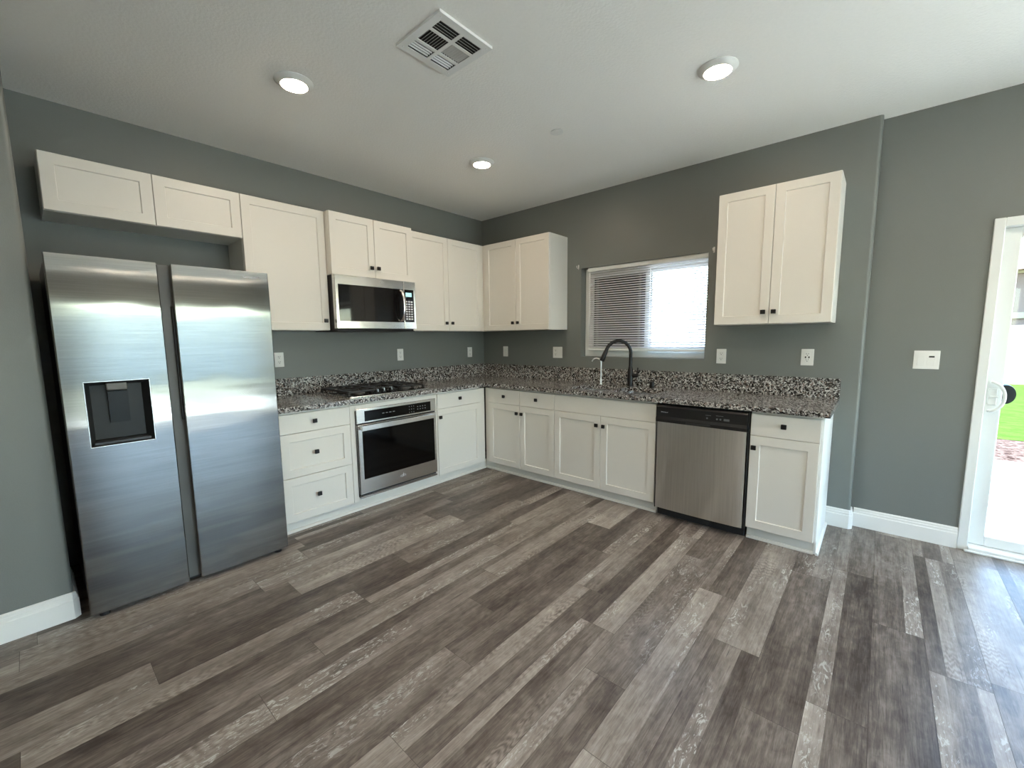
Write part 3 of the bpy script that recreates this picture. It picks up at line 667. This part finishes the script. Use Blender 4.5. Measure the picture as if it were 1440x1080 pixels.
# filtered water tap
fl = thing('filtered_water_tap', 'slim chrome filtered-water tap left of the black faucet', 'faucet', (1.635, -.115, ZS1))
gx, gy = 1.635, -.115
b = newbm(); lathe(b, (gx, gy, ZS1), (0, 0, 1), [(0, 0), (.014, 0), (.014, .004), (.009, .008), (.009, .050), (.006, .056), (0, .056)], 20); obj('base', b, M['chrome'], fl, True)
pts = [(gx, gy, ZS1+.05), (gx, gy, 1.02), (gx, gy, 1.095)]
for k in range(1, 17):
    a = math.radians(k*10.3); h = .042*(1-math.cos(a)); pts.append((gx-.88*h, gy-.48*h, 1.095+.042*math.sin(a)))
b = newbm(); tube(b, pts, .0062, 10); obj('spout', b, M['chrome'], fl, True)
b = newbm(); tube(b, [(gx+.006, gy, ZS1+.04), (gx+.032, gy, ZS1+.043)], [.0045, .0035], 8); obj('lever', b, M['chrome'], fl, True)
ag = obj('air_gap_cap', (lambda b: (lathe(b, (2.118, -.098, ZS1), (0, 0, 1), [(0, 0), (.022, 0), (.022, .004), (.0185, .006), (.0185, .046), (.0165, .050), (0, .050)], 24), b)[-1])(newbm()), M['knob'], smooth=True)
tag(ag, 'small black cylindrical air gap cap on the worktop right of the faucet', 'air gap cap')

# ---------------------------------------------------------------- refrigerator
RY0, RS0, RS1, RY1 = -3.5527, -3.1616, -3.1082, -2.6447; RF, RZ = .8203, 1.7332
rf = thing('refrigerator', 'stainless steel side-by-side refrigerator with ice and water dispenser', 'refrigerator', (.42, -3.1, 0))
b = newbm(); box(b, FL, RY0+.004, RY1-.004, .04, .735, .045, RZ-.012, .004); obj('cabinet_body', b, M['black'], rf)
b = newbm(); box(b, FL, RY0+.02, RY1-.02, .70, .745, .006, .0445, .003); obj('toe_grille', b, M['matblack'], rf)
for y in (RY0+.05, RY1-.05):
    b = newbm(); cyl(b, (.775, y, 0), (0, 0, 1), .020, .027, 16); obj('foot', b, M['matblack'], rf)
    b = newbm(); cyl(b, (.12, y, 0), (0, 0, 1), .020, .045, 16); obj('foot', b, M['matblack'], rf)
ZD0 = .028
def rdoor(y0, y1, chl, chr_, hole=None):
    """door with slightly bowed front; chl/chr_ = True where the handle recess bevel is"""
    bb = newbm(); n = 20; back = .742
    ys = [y0+(y1-y0)*i/n for i in range(n+1)]
    if hole: ys = sorted(set([y for y in ys if abs(y-hole[0]) > .006 and abs(y-hole[1]) > .006]+[hole[0], hole[1]]))
    tops = [1.50+.0233*k for k in range(10)]+[RZ]
    zs = [ZD0]+tops if not hole else [ZD0, hole[2], hole[3]]+tops
    def fx_(y):
        u = (y-y0)/(y1-y0); e = min(u, 1-u)*(y1-y0)
        return RF-.0045+.0045*(1-(2*u-1)**2) - (.004*(1-min(e/.004, 1)))
    if hole: ys = sorted(set(ys+[y0+.004, y1-.004]))
    else: ys = sorted(set(ys+[y0+.004, y1-.004]))
    G = [[bb.verts.new((fx_(y)-.085*max(0, z-1.50)**2, y, z)) for y in ys] for z in zs]
    for j in range(len(zs)-1):
        for i in range(len(ys)-1):
            if hole and j == 1 and ys[i] >= hole[0]-1e-6 and ys[i+1] <= hole[1]+1e-6: continue
            bb.faces.new((G[j][i], G[j][i+1], G[j+1][i+1], G[j+1][i]))
    k0 = [bb.verts.new((back, y0+(.0 if not chl else .022), z)) for z in zs]; k1 = [bb.verts.new((back, y1-(.0 if not chr_ else .022), z)) for z in zs]
    for j in range(len(zs)-1):
        bb.faces.new((G[j][0], G[j+1][0], k0[j+1], k0[j])); bb.faces.new((G[j][-1], k1[j], k1[j+1], G[j+1][-1])); bb.faces.new((k0[j], k0[j+1], k1[j+1], k1[j]))
    bb.faces.new([k0[0]]+G[0]+[k1[0]]); bb.faces.new([k0[-1]]+G[-1]+[k1[-1]])
    return bb
hole = (-3.477, -3.243, .845, 1.152)
dl_ = obj('freezer_door', rdoor(RY0, RS0, False, True, hole), M['fridge'], rf, True)
dr_ = obj('fridge_door', rdoor(RS1, RY1, True, False), M['fridge'], rf, True)
b = newbm(); box(b, FL, RS0-.024, RS1+.024, .736, .770, ZD0, RZ-.002, .001); obj('handle_channel', b, M['channel'], rf)
b = newbm(); box(b, FL, RS1-.008, RS1+.001, .770, .792, .92, 1.52, .001); obj('grip_recess', b, M['matblack'], rf)
# dispenser
b = newbm(); y0, y1, z0, z1 = hole; dpt = .745; fr = RF-.0015
q0 = [(fr, y0, z0), (fr, y1, z0), (fr, y1, z1), (fr, y0, z1)]; q1 = [(dpt, y0+.022, z0+.022), (dpt, y1-.022, z0+.022), (dpt, y1-.022, z1-.02), (dpt, y0+.022, z1-.02)]
A = [b.verts.new(p) for p in q0]; B = [b.verts.new(p) for p in q1]
for i in range(4): b.faces.new((A[i], A[(i+1) % 4], B[(i+1) % 4], B[i]))
b.faces.new(B)
cv = obj('dispenser_recess', b, M['greyplastic'], dl_)
b = newbm(); e = .003
for (a0, a1, c0, c1) in ((y0-e, y1+e, z0-e, z0), (y0-e, y1+e, z1, z1+e), (y0-e, y0, z0, z1), (y1, y1+e, z0, z1)): box(b, FL, a0, a1, fr-.004, fr+.0015, c0, c1, .0008)
obj('dispenser_bezel', b, M['chrome'], dl_)
b = newbm(); box(b, FL, -3.400, -3.325, .750, .800, 1.108, 1.143, .004, 2); obj('spout_housing', b, M['channel'], dl_)
b = newbm(); prism(b, lambda t, p, q: Vector((p, t, q)), [(.750, 1.100), (.775, 1.100), (.762, .945), (.750, .945)], -3.396, -3.322); obj('paddle', b, M['padplastic'], dl_)
b = newbm(); box(b, FL, y0+.012, y1-.012, .755, .808, z0+.004, z0+.018, .002); obj('drip_tray', b, M['black'], dl_)
text('logo', 'SAMSUNG', .019, FL, -2.735, RF-.0047, 1.694, M['print'], dr_)

# ---------------------------------------------------------------- microwave
MY0, MY1, MZ0, MZ1, MD = -2.030, -1.281, 1.4235, 1.8365, .413
mw = thing('microwave', 'stainless over-the-range microwave with black window and bowed handle', 'microwave', (.2, -1.655, 1.41))
b = newbm(); box(b, FL, MY0+.002, MY1-.002, .002, .372, 1.408, MZ1-.001, .003); obj('body', b, M['matblack'], mw)
b = newbm(); ys = -1.405
# door frame with window hole
def frame4(b, F, u0, u1, z0, z1, iu0, iu1, iz0, iz1, d0, d1, bev=.002):
    box(b, F, u0, u1, d0, d1, z0, iz0, bev); box(b, F, u0, u1, d0, d1, iz1, z1, bev); box(b, F, u0, iu0, d0, d1, iz0, iz1, bev); box(b, F, iu1, u1, d0, d1, iz0, iz1, bev)
b.free(); b = newbm()
def plate_hole(b, F, u0, u1, z0, z1, i, d0, d1):
    iu0, iu1, iz0, iz1 = i; e = .003
    def ring(u0_, u1_, z0_, z1_, d): return [b.verts.new(F(u, d, z)) for u, z in ((u0_, z0_), (u1_, z0_), (u1_, z1_), (u0_, z1_))]
    R = [ring(iu0, iu1, iz0, iz1, d0), ring(u0, u1, z0, z1, d0), ring(u0, u1, z0, z1, d1-e), ring(u0+e, u1-e, z0+e, z1-e, d1), ring(iu0, iu1, iz0, iz1, d1), ring(iu0, iu1, iz0, iz1, d0)]
    for A, B in zip(R, R[1:]):
        for k in range(4): b.faces.new((A[k], A[(k+1) % 4], B[(k+1) % 4], B[k]))
    bmesh.ops.remove_doubles(b, verts=b.verts, dist=.00001)
plate_hole(b, FL, MY0, ys-.0015, MZ0, MZ1, (-2.006, -1.412, 1.481, 1.765), .373, MD)
md = obj('door', b, M['steel'], mw)
b = newbm(); box(b, FL, -2.006, -1.412, .385, MD-.003, 1.481, 1.765); obj('window', b, M['blackglass'], md)
b = newbm(); tube(b, [(.400, -1.440, 1.755)]+[(.413+.060*math.sin(PI*i/12), -1.440, 1.625+.13*math.cos(PI*i/12)) for i in range(1, 12)]+[(.400, -1.440, 1.487)], .0125, 10, squash=((0, 1, 0), .55)); obj('handle', b, M['steel'], md, True)
cyl_ = None
b = newbm(); plate_hole(b, FL, ys+.0015, MY1, MZ0, MZ1, (-1.3999, -1.302, 1.483, 1.765), .373, MD); mc = obj('control_side', b, M['steel'], mw)
b = newbm(); box(b, FL, -1.3999, -1.302, .385, MD-.002, 1.483, 1.765); cpn = obj('control_panel', b, M['blackglass'], mc)
b = newbm(); box(b, FL, -1.385, -1.322, MD-.002, MD-.0012, 1.705, 1.74); obj('display', b, M['lcd'], mc)
b = newbm()
for r_ in range(8):
    for k in range(3): box(b, FL, -1.388+k*.027, -1.388+k*.027+.019, MD-.002, MD-.0010, 1.655-r_*.0215, 1.655-r_*.0215+.013)
obj('keypad', b, M['print'], mc)
def swirl(F, u, d, z, s, mat, parent):
    b = newbm(); pts = [F(u+s*.55*math.cos(a)*(1 if True else 1), d, z+s*.16*math.sin(a)+s*.25*math.cos(a)*.3) for a in [2*PI*i/24 for i in range(25)]]
    tube(b, pts, s*.025, 6); tube(b, [F(u+s*.12, d, z+s*.45), F(u+s*.10, d, z+s*.1), F(u-.02*s, d, z-s*.12), F(u-s*.16, d, z-s*.22)], [s*.03, s*.06, s*.06, s*.03], 6)
    return obj('emblem', b, mat, parent, True)
swirl(FL, -1.622, MD, 1.806, .040, M['print'], md)
b = newbm(); box(b, FL, MY0+.01, MY1-.01, .02, .40, 1.402, 1.4085, .001); obj('underside_plate', b, M['matblack'], mw)

# ---------------------------------------------------------------- oven
OY0, OY1, OZ0, OZ1, OD = -2.041, -1.284, .1271, .8123, .6508
ov = thing('wall_oven', 'stainless built-in oven with black glass door under the cooktop', 'oven', (.33, -1.66, .105))
b = newbm(); box(b, FL, -2.028, -1.295, .06, .612, .13, .80); obj('body', b, M['matblack'], ov)
b = newbm(); plate_hole(b, FL, OY0, OY1, .700, OZ1, (-1.975, -1.340, .712, .793), .6325, OD); op = obj('control_fascia', b, M['steel'], ov)
b = newbm(); box(b, FL, -1.975, -1.340, .634, OD-.001, .712, .793); obj('control_glass', b, M['ovenglass'], op)
for r_ in range(3):
    for k in range(3):
        b = newbm(); box(b, FL, -1.565+k*.022, -1.565+k*.022+.006, OD-.001, OD-.0004, .722+r_*.024, .730+r_*.024); obj('touch_number', b, M['dimprint'], op)
for r_ in range(2):
    for k in range(4):
        b = newbm(); box(b, FL, -1.482+k*.026, -1.482+k*.026+.010, OD-.001, OD-.0004, .738+r_*.022, .745+r_*.022); obj('touch_symbol', b, M['dimprint'], op)
for k in range(4):
    b = newbm(); box(b, FL, -1.82+k*.032, -1.80+k*.032, OD-.001, OD-.0004, .752, .758); obj('clock_segment', b, M['dimprint'], op)
b = newbm(); box(b, FL, OY0+.002, OY1-.002, .615, .640, .690, .700); box(b, FL, OY0+.004, OY1-.004, .615, .6335, .1285, .150); box(b, FL, OY0-.003, OY0, .6325, .640, .1271, .8); obj('vent_gap', b, M['matblack'], ov)
b = newbm(); plate_hole(b, FL, OY0+.004, OY1-.004, .148, .690, (-2.004, -1.312, .262, .680), .6325, OD+.006); od = obj('door', b, M['steel'], ov)
b = newbm(); box(b, FL, -2.004, -1.312, .634, OD+.004, .262, .680); obj('window', b, M['ovenglass'], od)
b = newbm(); box(b, FL, -2.028, -1.345, .694, .706, .650, .690, .003, 2); box(b, FL, -2.026, -2.006, OD+.004, .695, .656, .684, .003); box(b, FL, -1.367, -1.347, OD+.004, .695, .656, .684, .003); obj('handle', b, M['steel'], od)
swirl(FL, -1.655, OD+.0065, .208, .045, M['print'], od)
text('logo', 'Whirlpool', .017, FL, -1.655, OD+.006, .196, M['dimprint'], od)
b = newbm(); box(b, FL, OY0, OY1, .6325, .648, .112, .1265, .002); obj('bottom_trim', b, M['steel'], ov)

# ---------------------------------------------------------------- cooktop
ct = thing('gas_cooktop', 'black gas cooktop with cast-iron grates and steel front edge on the worktop', 'cooktop', (.33, -1.68, ZS1))
CY0, CY1, CX0, CX1 = -2.058, -1.310, .070, .606; zc0 = ZS1
b = newbm(); box(b, FL, CY0, CY1, CX0, CX1, zc0, zc0+.009, .003); obj('steel_tray', b, M['steel'], ct)
b = newbm(); box(b, FL, CY0+.008, CY1-.008, CX0+.008, CX1-.012, zc0+.009, zc0+.012, .001); obj('black_surface', b, M['blackglass'], ct)
for bx, by, br in ((.20, -1.89, .040), (.44, -1.89, .032), (.20, -1.47, .032), (.44, -1.455, .036), (.24, -1.68, .05)):
    b = newbm(); lathe(b, (bx, by, zc0+.012), (0, 0, 1), [(0, 0), (br+.012, 0), (br+.010, .006), (br, .010), (br, .014), (0, .014)], 24); bn = obj('burner', b, M['channel'], ct, True)
    b = newbm(); lathe(b, (bx, by, zc0+.026), (0, 0, 1), [(0, 0), (br*.9, 0), (br*.9, .006), (br*.8, .009), (0, .009)], 24); obj('burner_cap', b, M['iron'], bn, True)
def grate(y0, y1, x0, x1, cs):
    b = newbm(); zt = zc0+.046; t = .0065
    for y in (y0, y1): box(b, FL, y-t, y+t, x0, x1, zt-.014, zt, .002)
    for x in (x0, x1): box(b, FL, y0, y1, x-t, x+t, zt-.014, zt, .002)
    box(b, FL, y0, y1, (x0+x1)/2-t, (x0+x1)/2+t, zt-.014, zt, .002)
    for (cx_, cy_) in cs:
        for a in range(4):
            an = a*PI/2; c_, s_ = math.cos(an), math.sin(an)
            xe_ = {0: x1 if cx_ > (x0+x1)/2 else (x0+x1)/2, 2: (x0+x1)/2 if cx_ > (x0+x1)/2 else x0}.get(a, cx_); ye_ = {1: y1, 3: y0}.get(a, cy_)
            xs, ysx = sorted((cx_+c_*.025, xe_)), sorted((cy_+s_*.025, ye_))
            box(b, FL, ysx[0]-.004, ysx[1]+.004, xs[0]-.004, xs[1]+.004, zt-.010, zt, .001)
    for y in (y0, y1):
        for x in (x0, x1): box(b, FL, y-.009, y+.009, x-.009, x+.009, zc0+.012, zt-.012, .002)
    obj('grate', b, M['iron'], ct)
grate(-2.035, -1.80, .10, .54, [(.20, -1.89), (.44, -1.89)])
grate(-1.785, -1.575, .10, .43, [(.24, -1.68)])
grate(-1.56, -1.330, .10, .54, [(.20, -1.47), (.44, -1.455)])
for (kx, ky) in ((.545, -1.792), (.515, -1.715), (.500, -1.635), (.515, -1.560)):
    b = newbm(); lathe(b, (kx, ky, zc0+.012), (0, 0, 1), [(0, 0), (.021, 0), (.021, .005), (.017, .008), (.016, .026), (0, .026)], 24); kb = obj('control_knob', b, M['black'], ct, True)
    b = newbm(); box(b, FL, ky-.004, ky+.004, kx-.016, kx+.017, zc0+.020, zc0+.046, .002); obj('knob_grip', b, M['chrome'], kb)

# ---------------------------------------------------------------- dishwasher
dw = thing('dishwasher', 'stainless dishwasher with black control strip between sink and end cabinets', 'dishwasher', (2.68, -.32, 0))
X0, X1 = 2.381, 2.984
b = newbm(); box(b, FB, X0+.004, X1-.004, .03, .605, .07, .852, .003); obj('tub', b, M['matblack'], dw)
b = newbm()
n = 16; zz0, zz1 = .078, .722; A = []; B = []
xs = [X0+.012+(X1-X0-.024)*i/n for i in range(n+1)]
fd = lambda x: .652+.008*(1-((x-(X0+X1)/2)/((X1-X0)/2))**2)-(.004 if x in (xs[0], xs[-1]) else 0)
for x in xs: A.append(b.verts.new(FB(x, fd(x), zz0))); B.append(b.verts.new(FB(x, fd(x), zz1)))
for i in range(n): b.faces.new((A[i], A[i+1], B[i+1], B[i]))
k = [b.verts.new(FB(x, .607, z)) for x, z in ((xs[0], zz0), (xs[-1], zz0), (xs[-1], zz1), (xs[0], zz1))]
b.faces.new(k); b.faces.new([k[0]]+A+[k[1]]); b.faces.new([k[3]]+B+[k[2]]); b.faces.new((k[0], A[0], B[0], k[3])); b.faces.new((k[1], A[-1], B[-1], k[2]))
dd = obj('door_panel', b, M['dwsteel'], dw, True)
b = newbm(); prism(b, lambda t, d, z: FB(t, d, z), [(.607, .7235), (.668, .7235), (.671, .745), (.664, .765), (.663, .832), (.650, .845), (.607, .845)], X0+.008, X1-.008); cs_ = obj('control_strip', b, M['black'], dw)
b = newbm(); box(b, FB, 2.60, 2.76, .664, .672, .727, .741, .002); obj('pocket_handle', b, M['matblack'], dw)
text('logo', 'Whirlpool', .012, FB, 2.448, .6635, .792, M['print'], cs_)
for (x, w_, z) in ((2.725, .034, .803), (2.79, .045, .806)):
    b = newbm(); box(b, FB, x, x+w_, .6635, .6640, z, z+.003); obj('caption', b, M['dimprint'], cs_)
for x in (2.735, 2.797, 2.818):
    b = newbm(); lathe(b, FB(x, .6632, .785), (0, -1, 0), [(0, 0), (.006, 0), (.006, .0008), (0, .0008)], 14); obj('button', b, M['dimprint'], cs_)
b = newbm(); box(b, FB, 2.838, 2.872, .6635, .6642, .778, .792); obj('start_button', b, M['dimprint'], cs_)
b = newbm(); box(b, FB, X0+.008, X1-.008, .56, .585, .002, .068, .002); box(b, FB, X0+.002, X0+.008, .6, .64, .07, .85); box(b, FB, X1-.006, X1-.0, .6, .64, .07, .85); obj('kick_plate', b, M['matblack'], dw)

# ---------------------------------------------------------------- outlets and switches
def rocker(b, cx_, z, w_=.033, h=.066): box(b, FB, cx_-w_/2, cx_+w_/2, .004, .0072, z-h/2, z+h/2, .001)
def plate(t, cx_, w_, h=.115):
    b = newbm(); box(b, FB, cx_-w_/2, cx_+w_/2, 0, .005, -h/2, h/2, .002, 2); obj('cover_plate', b, M['plate'], t)
def sockets(t, cx_, gfci=False):
    b = newbm(); rocker(b, cx_, 0); o = obj('receptacle', b, M['plate'], t)
    for s_ in (-1, 1):
        b = newbm(); z = s_*.0205
        box(b, FB, cx_-.0075, cx_-.005, .007, .0077, z, z+.008); box(b, FB, cx_+.005, cx_+.0075, .007, .0077, z+.001, z+.008)
        cyl(b, FB(cx_, .007, z-.007), (0, -1, 0), .0028, .0007, 10)
        obj('socket_holes', b, M['slot'], o)
    if gfci:
        b = newbm(); box(b, FB, cx_-.014, cx_-.006, .007, .0086, -.006, .006, .0005); obj('test_button', b, M['slot'], o)
        b = newbm(); box(b, FB, cx_+.006, cx_+.014, .007, .0086, -.006, .006, .0005); obj('reset_button', b, M['slot'], o)
GP = 'wall sockets above the worktop'
def place(t, loc, rz): t.location = loc; t.rotation_euler = (0, 0, rz)
p1 = thing('wall_outlet', 'white socket beside the microwave side of the sink window', 'outlet', (0, 0, 0), GP); plate(p1, 0, .070); sockets(p1, 0)
dup(p1, (0, -2.316, 1.184), PI/2, 'white wall socket right beside the refrigerator door edge')
dup(p1, (0, -1.184, 1.181), PI/2, 'white wall socket on the stove wall, right of the cooktop')
dup(p1, (0, -.236, 1.174), PI/2, 'white wall socket on the stove wall, nearest the corner')
place(p1, (2.633, 0, 1.171), 0); p1['label'] = 'white wall socket just right of the sink window'
p2 = thing('wall_outlet', 'white socket with black test buttons below the right wall cabinet', 'outlet', (0, 0, 0), GP); plate(p2, 0, .074); sockets(p2, 0, True); place(p2, (3.193, 0, 1.175), 0)
p3 = thing('wall_switch', 'narrow white single switch plate on the sink wall near the corner', 'switch', (0, 0, 0)); plate(p3, 0, .070)
b = newbm(); rocker(b, 0, 0); obj('rocker', b, M['plate'], p3); place(p3, (.350, 0, 1.180), 0)
p4 = thing('switch_and_outlet', 'white two-gang plate with socket and switch left of the sink window', 'outlet', (0, 0, 0)); plate(p4, 0, .116); sockets(p4, -.023)
b = newbm(); rocker(b, .023, 0); obj('rocker', b, M['plate'], p4); place(p4, (1.070, 0, 1.179), 0)
p5 = thing('light_switch', 'white two-gang switch plate with small dark display beside the glass door', 'switch', (0, 0, 0)); plate(p5, 0, .118)
b = newbm(); rocker(b, -.024, -.003); obj('rocker', b, M['plate'], p5)
b = newbm(); rocker(b, .022, -.003, .034, .064); tm = obj('timer', b, M['plate'], p5)
b = newbm(); box(b, FB, .010, .035, .0070, .0080, .015, .025, .0004); obj('display', b, M['slot'], tm); place(p5, (3.797, YR, 1.168), 0)

# ---------------------------------------------------------------- ceiling fittings
lt = thing('recessed_light', 'x', 'ceiling light', (0, 0, 0), 'round ceiling lights')
b = newbm(); lathe(b, (0, 0, 0), (0, 0, -1), [(.094, 0), (.095, .003), (.088, .008), (.074, .018), (.066, .021), (.063, .019), (.063, .004), (.094, 0)], 40); obj('trim_ring', b, M['vent'], lt, True, origin=(0, 0, 0))
b = newbm(); lathe(b, (0, 0, 0), (0, 0, -1), [(0, .031), (.025, .030), (.045, .0265), (.0615, .0205), (.0628, .006), (0, .006)], 36); obj('lens', b, M['led'], lt, True, origin=(0, 0, 0))
for (x, y, lb) in ((1.172, -1.177, 'round warm ceiling light farthest from the camera, nearest the corner'),
                   (2.862, -1.187, 'round warm ceiling light on the right, in front of the right-hand wall cabinet'),
                   (2.862, -2.58, 'round warm ceiling light above the camera, outside the frame'), (4.55, -1.18, 'round warm ceiling light by the glass door, outside the frame'),
                   (4.55, -2.58, 'round warm ceiling light in the middle of the room, outside the frame'), (6.3, -1.18, 'round warm ceiling light at the far right end of the room, outside the frame'), (6.3, -2.58, 'round warm ceiling light near the glazed doors, outside the frame'), (4.55, -4.3, 'round warm ceiling light at the rear right, outside the frame'), (2.86, -4.3, 'round warm ceiling light at the rear, outside the frame')):
    dup(lt, (x, y, ZC), 0, lb)
lt.location = (1.177, -2.577, ZC); lt['label'] = 'round warm ceiling light on the left, in front of the refrigerator'
sp_ = obj('ceiling_sprinkler', (lambda b: (lathe(b, (1.883, -1.195, ZC), (0, 0, -1), [(0, 0), (.030, 0), (.041, .004), (.042, .008), (.036, .010), (0, .011)], 32), b)[-1])(newbm()), M['vent'], smooth=True)
tag(sp_, 'small flat white round sprinkler cover plate on the ceiling', 'sprinkler')
vt = thing('ceiling_vent', 'square white four-way air vent on the ceiling', 'air vent', (1.974, -2.231, ZC-.012))
VX0, VX1, VY0, VY1 = 1.823, 2.126, -2.383, -2.078
hx_ = [(1.856, 1.918), (1.934, 2.016), (2.032, 2.094)]; hy_ = [(-2.352, -2.240), (-2.222, -2.110)]
b = newbm(); xl = [VX0]+[q for h in hx_ for q in h]+[VX1]; yl = [VY0]+[q for h in hy_ for q in h]+[VY1]
z0, z1 = ZC-.012, ZC-.0095
for i in range(len(xl)-1):
    for j in range(len(yl)-1):
        if i % 2 == 1 and j % 2 == 1: continue
        box(b, FW, xl[i], xl[i+1], yl[j], yl[j+1], z0, z1)
for (a0, a1, c0, c1) in ((VX0-.004, VX0, VY0-.004, VY1+.004), (VX1, VX1+.004, VY0-.004, VY1+.004), (VX0, VX1, VY0-.004, VY0), (VX0, VX1, VY1, VY1+.004)): box(b, FW, a0, a1, c0, c1, z0, ZC-.0002)
bmesh.ops.remove_doubles(b, verts=b.verts, dist=.00001)
obj('face_plate', b, M['vent'], vt)
b = newbm(); box(b, FW, VX0+.002, VX1-.002, VY0+.002, VY1-.002, ZC-.0012, ZC-.0004); obj('duct_backing', b, M['duct'], vt)
for jj, (ya, yb) in enumerate(hy_):
    for ii, (xa, xb) in enumerate(hx_):
        b = newbm(); hh = .0075; zt = ZC-.0025
        if ii != 1:
            s_ = -1 if ii == 0 else 1; nb = 4; h2 = .0050 if ii == 0 else hh; dd_ = .0025 if ii == 0 else .0045; de_ = .0025 if ii == 0 else .003
            for k in range(nb):
                x = xa+(xb-xa)*(k+.5)/nb
                prism(b, lambda t, p, q: Vector((p, t, q)), [(x-s_*dd_, zt), (x-s_*dd_+.0012, zt), (x+s_*de_+.0012, zt-h2), (x+s_*de_, zt-h2)], ya, yb)
        else:
            s_ = -1 if jj == 0 else 1; nb = 8
            for k in range(nb):
                y = ya+(yb-ya)*(k+.5)/nb
                prism(b, lambda t, p, q: Vector((t, p, q)), [(y-s_*.0035, zt), (y-s_*.0035+.0012, zt), (y+s_*.003+.0012, zt-hh), (y+s_*.003, zt-hh)], xa, xb)
        obj('louvre_bank', b, M['vent'], vt)
for x in (1.842, 2.110):
    for y in (-2.365, -2.095):
        b = newbm(); lathe(b, (x, y, ZC-.012), (0, 0, -1), [(0, 0), (.004, 0), (.003, .0015), (0, .002)], 10); obj('screw', b, M['chrome'], vt, True)
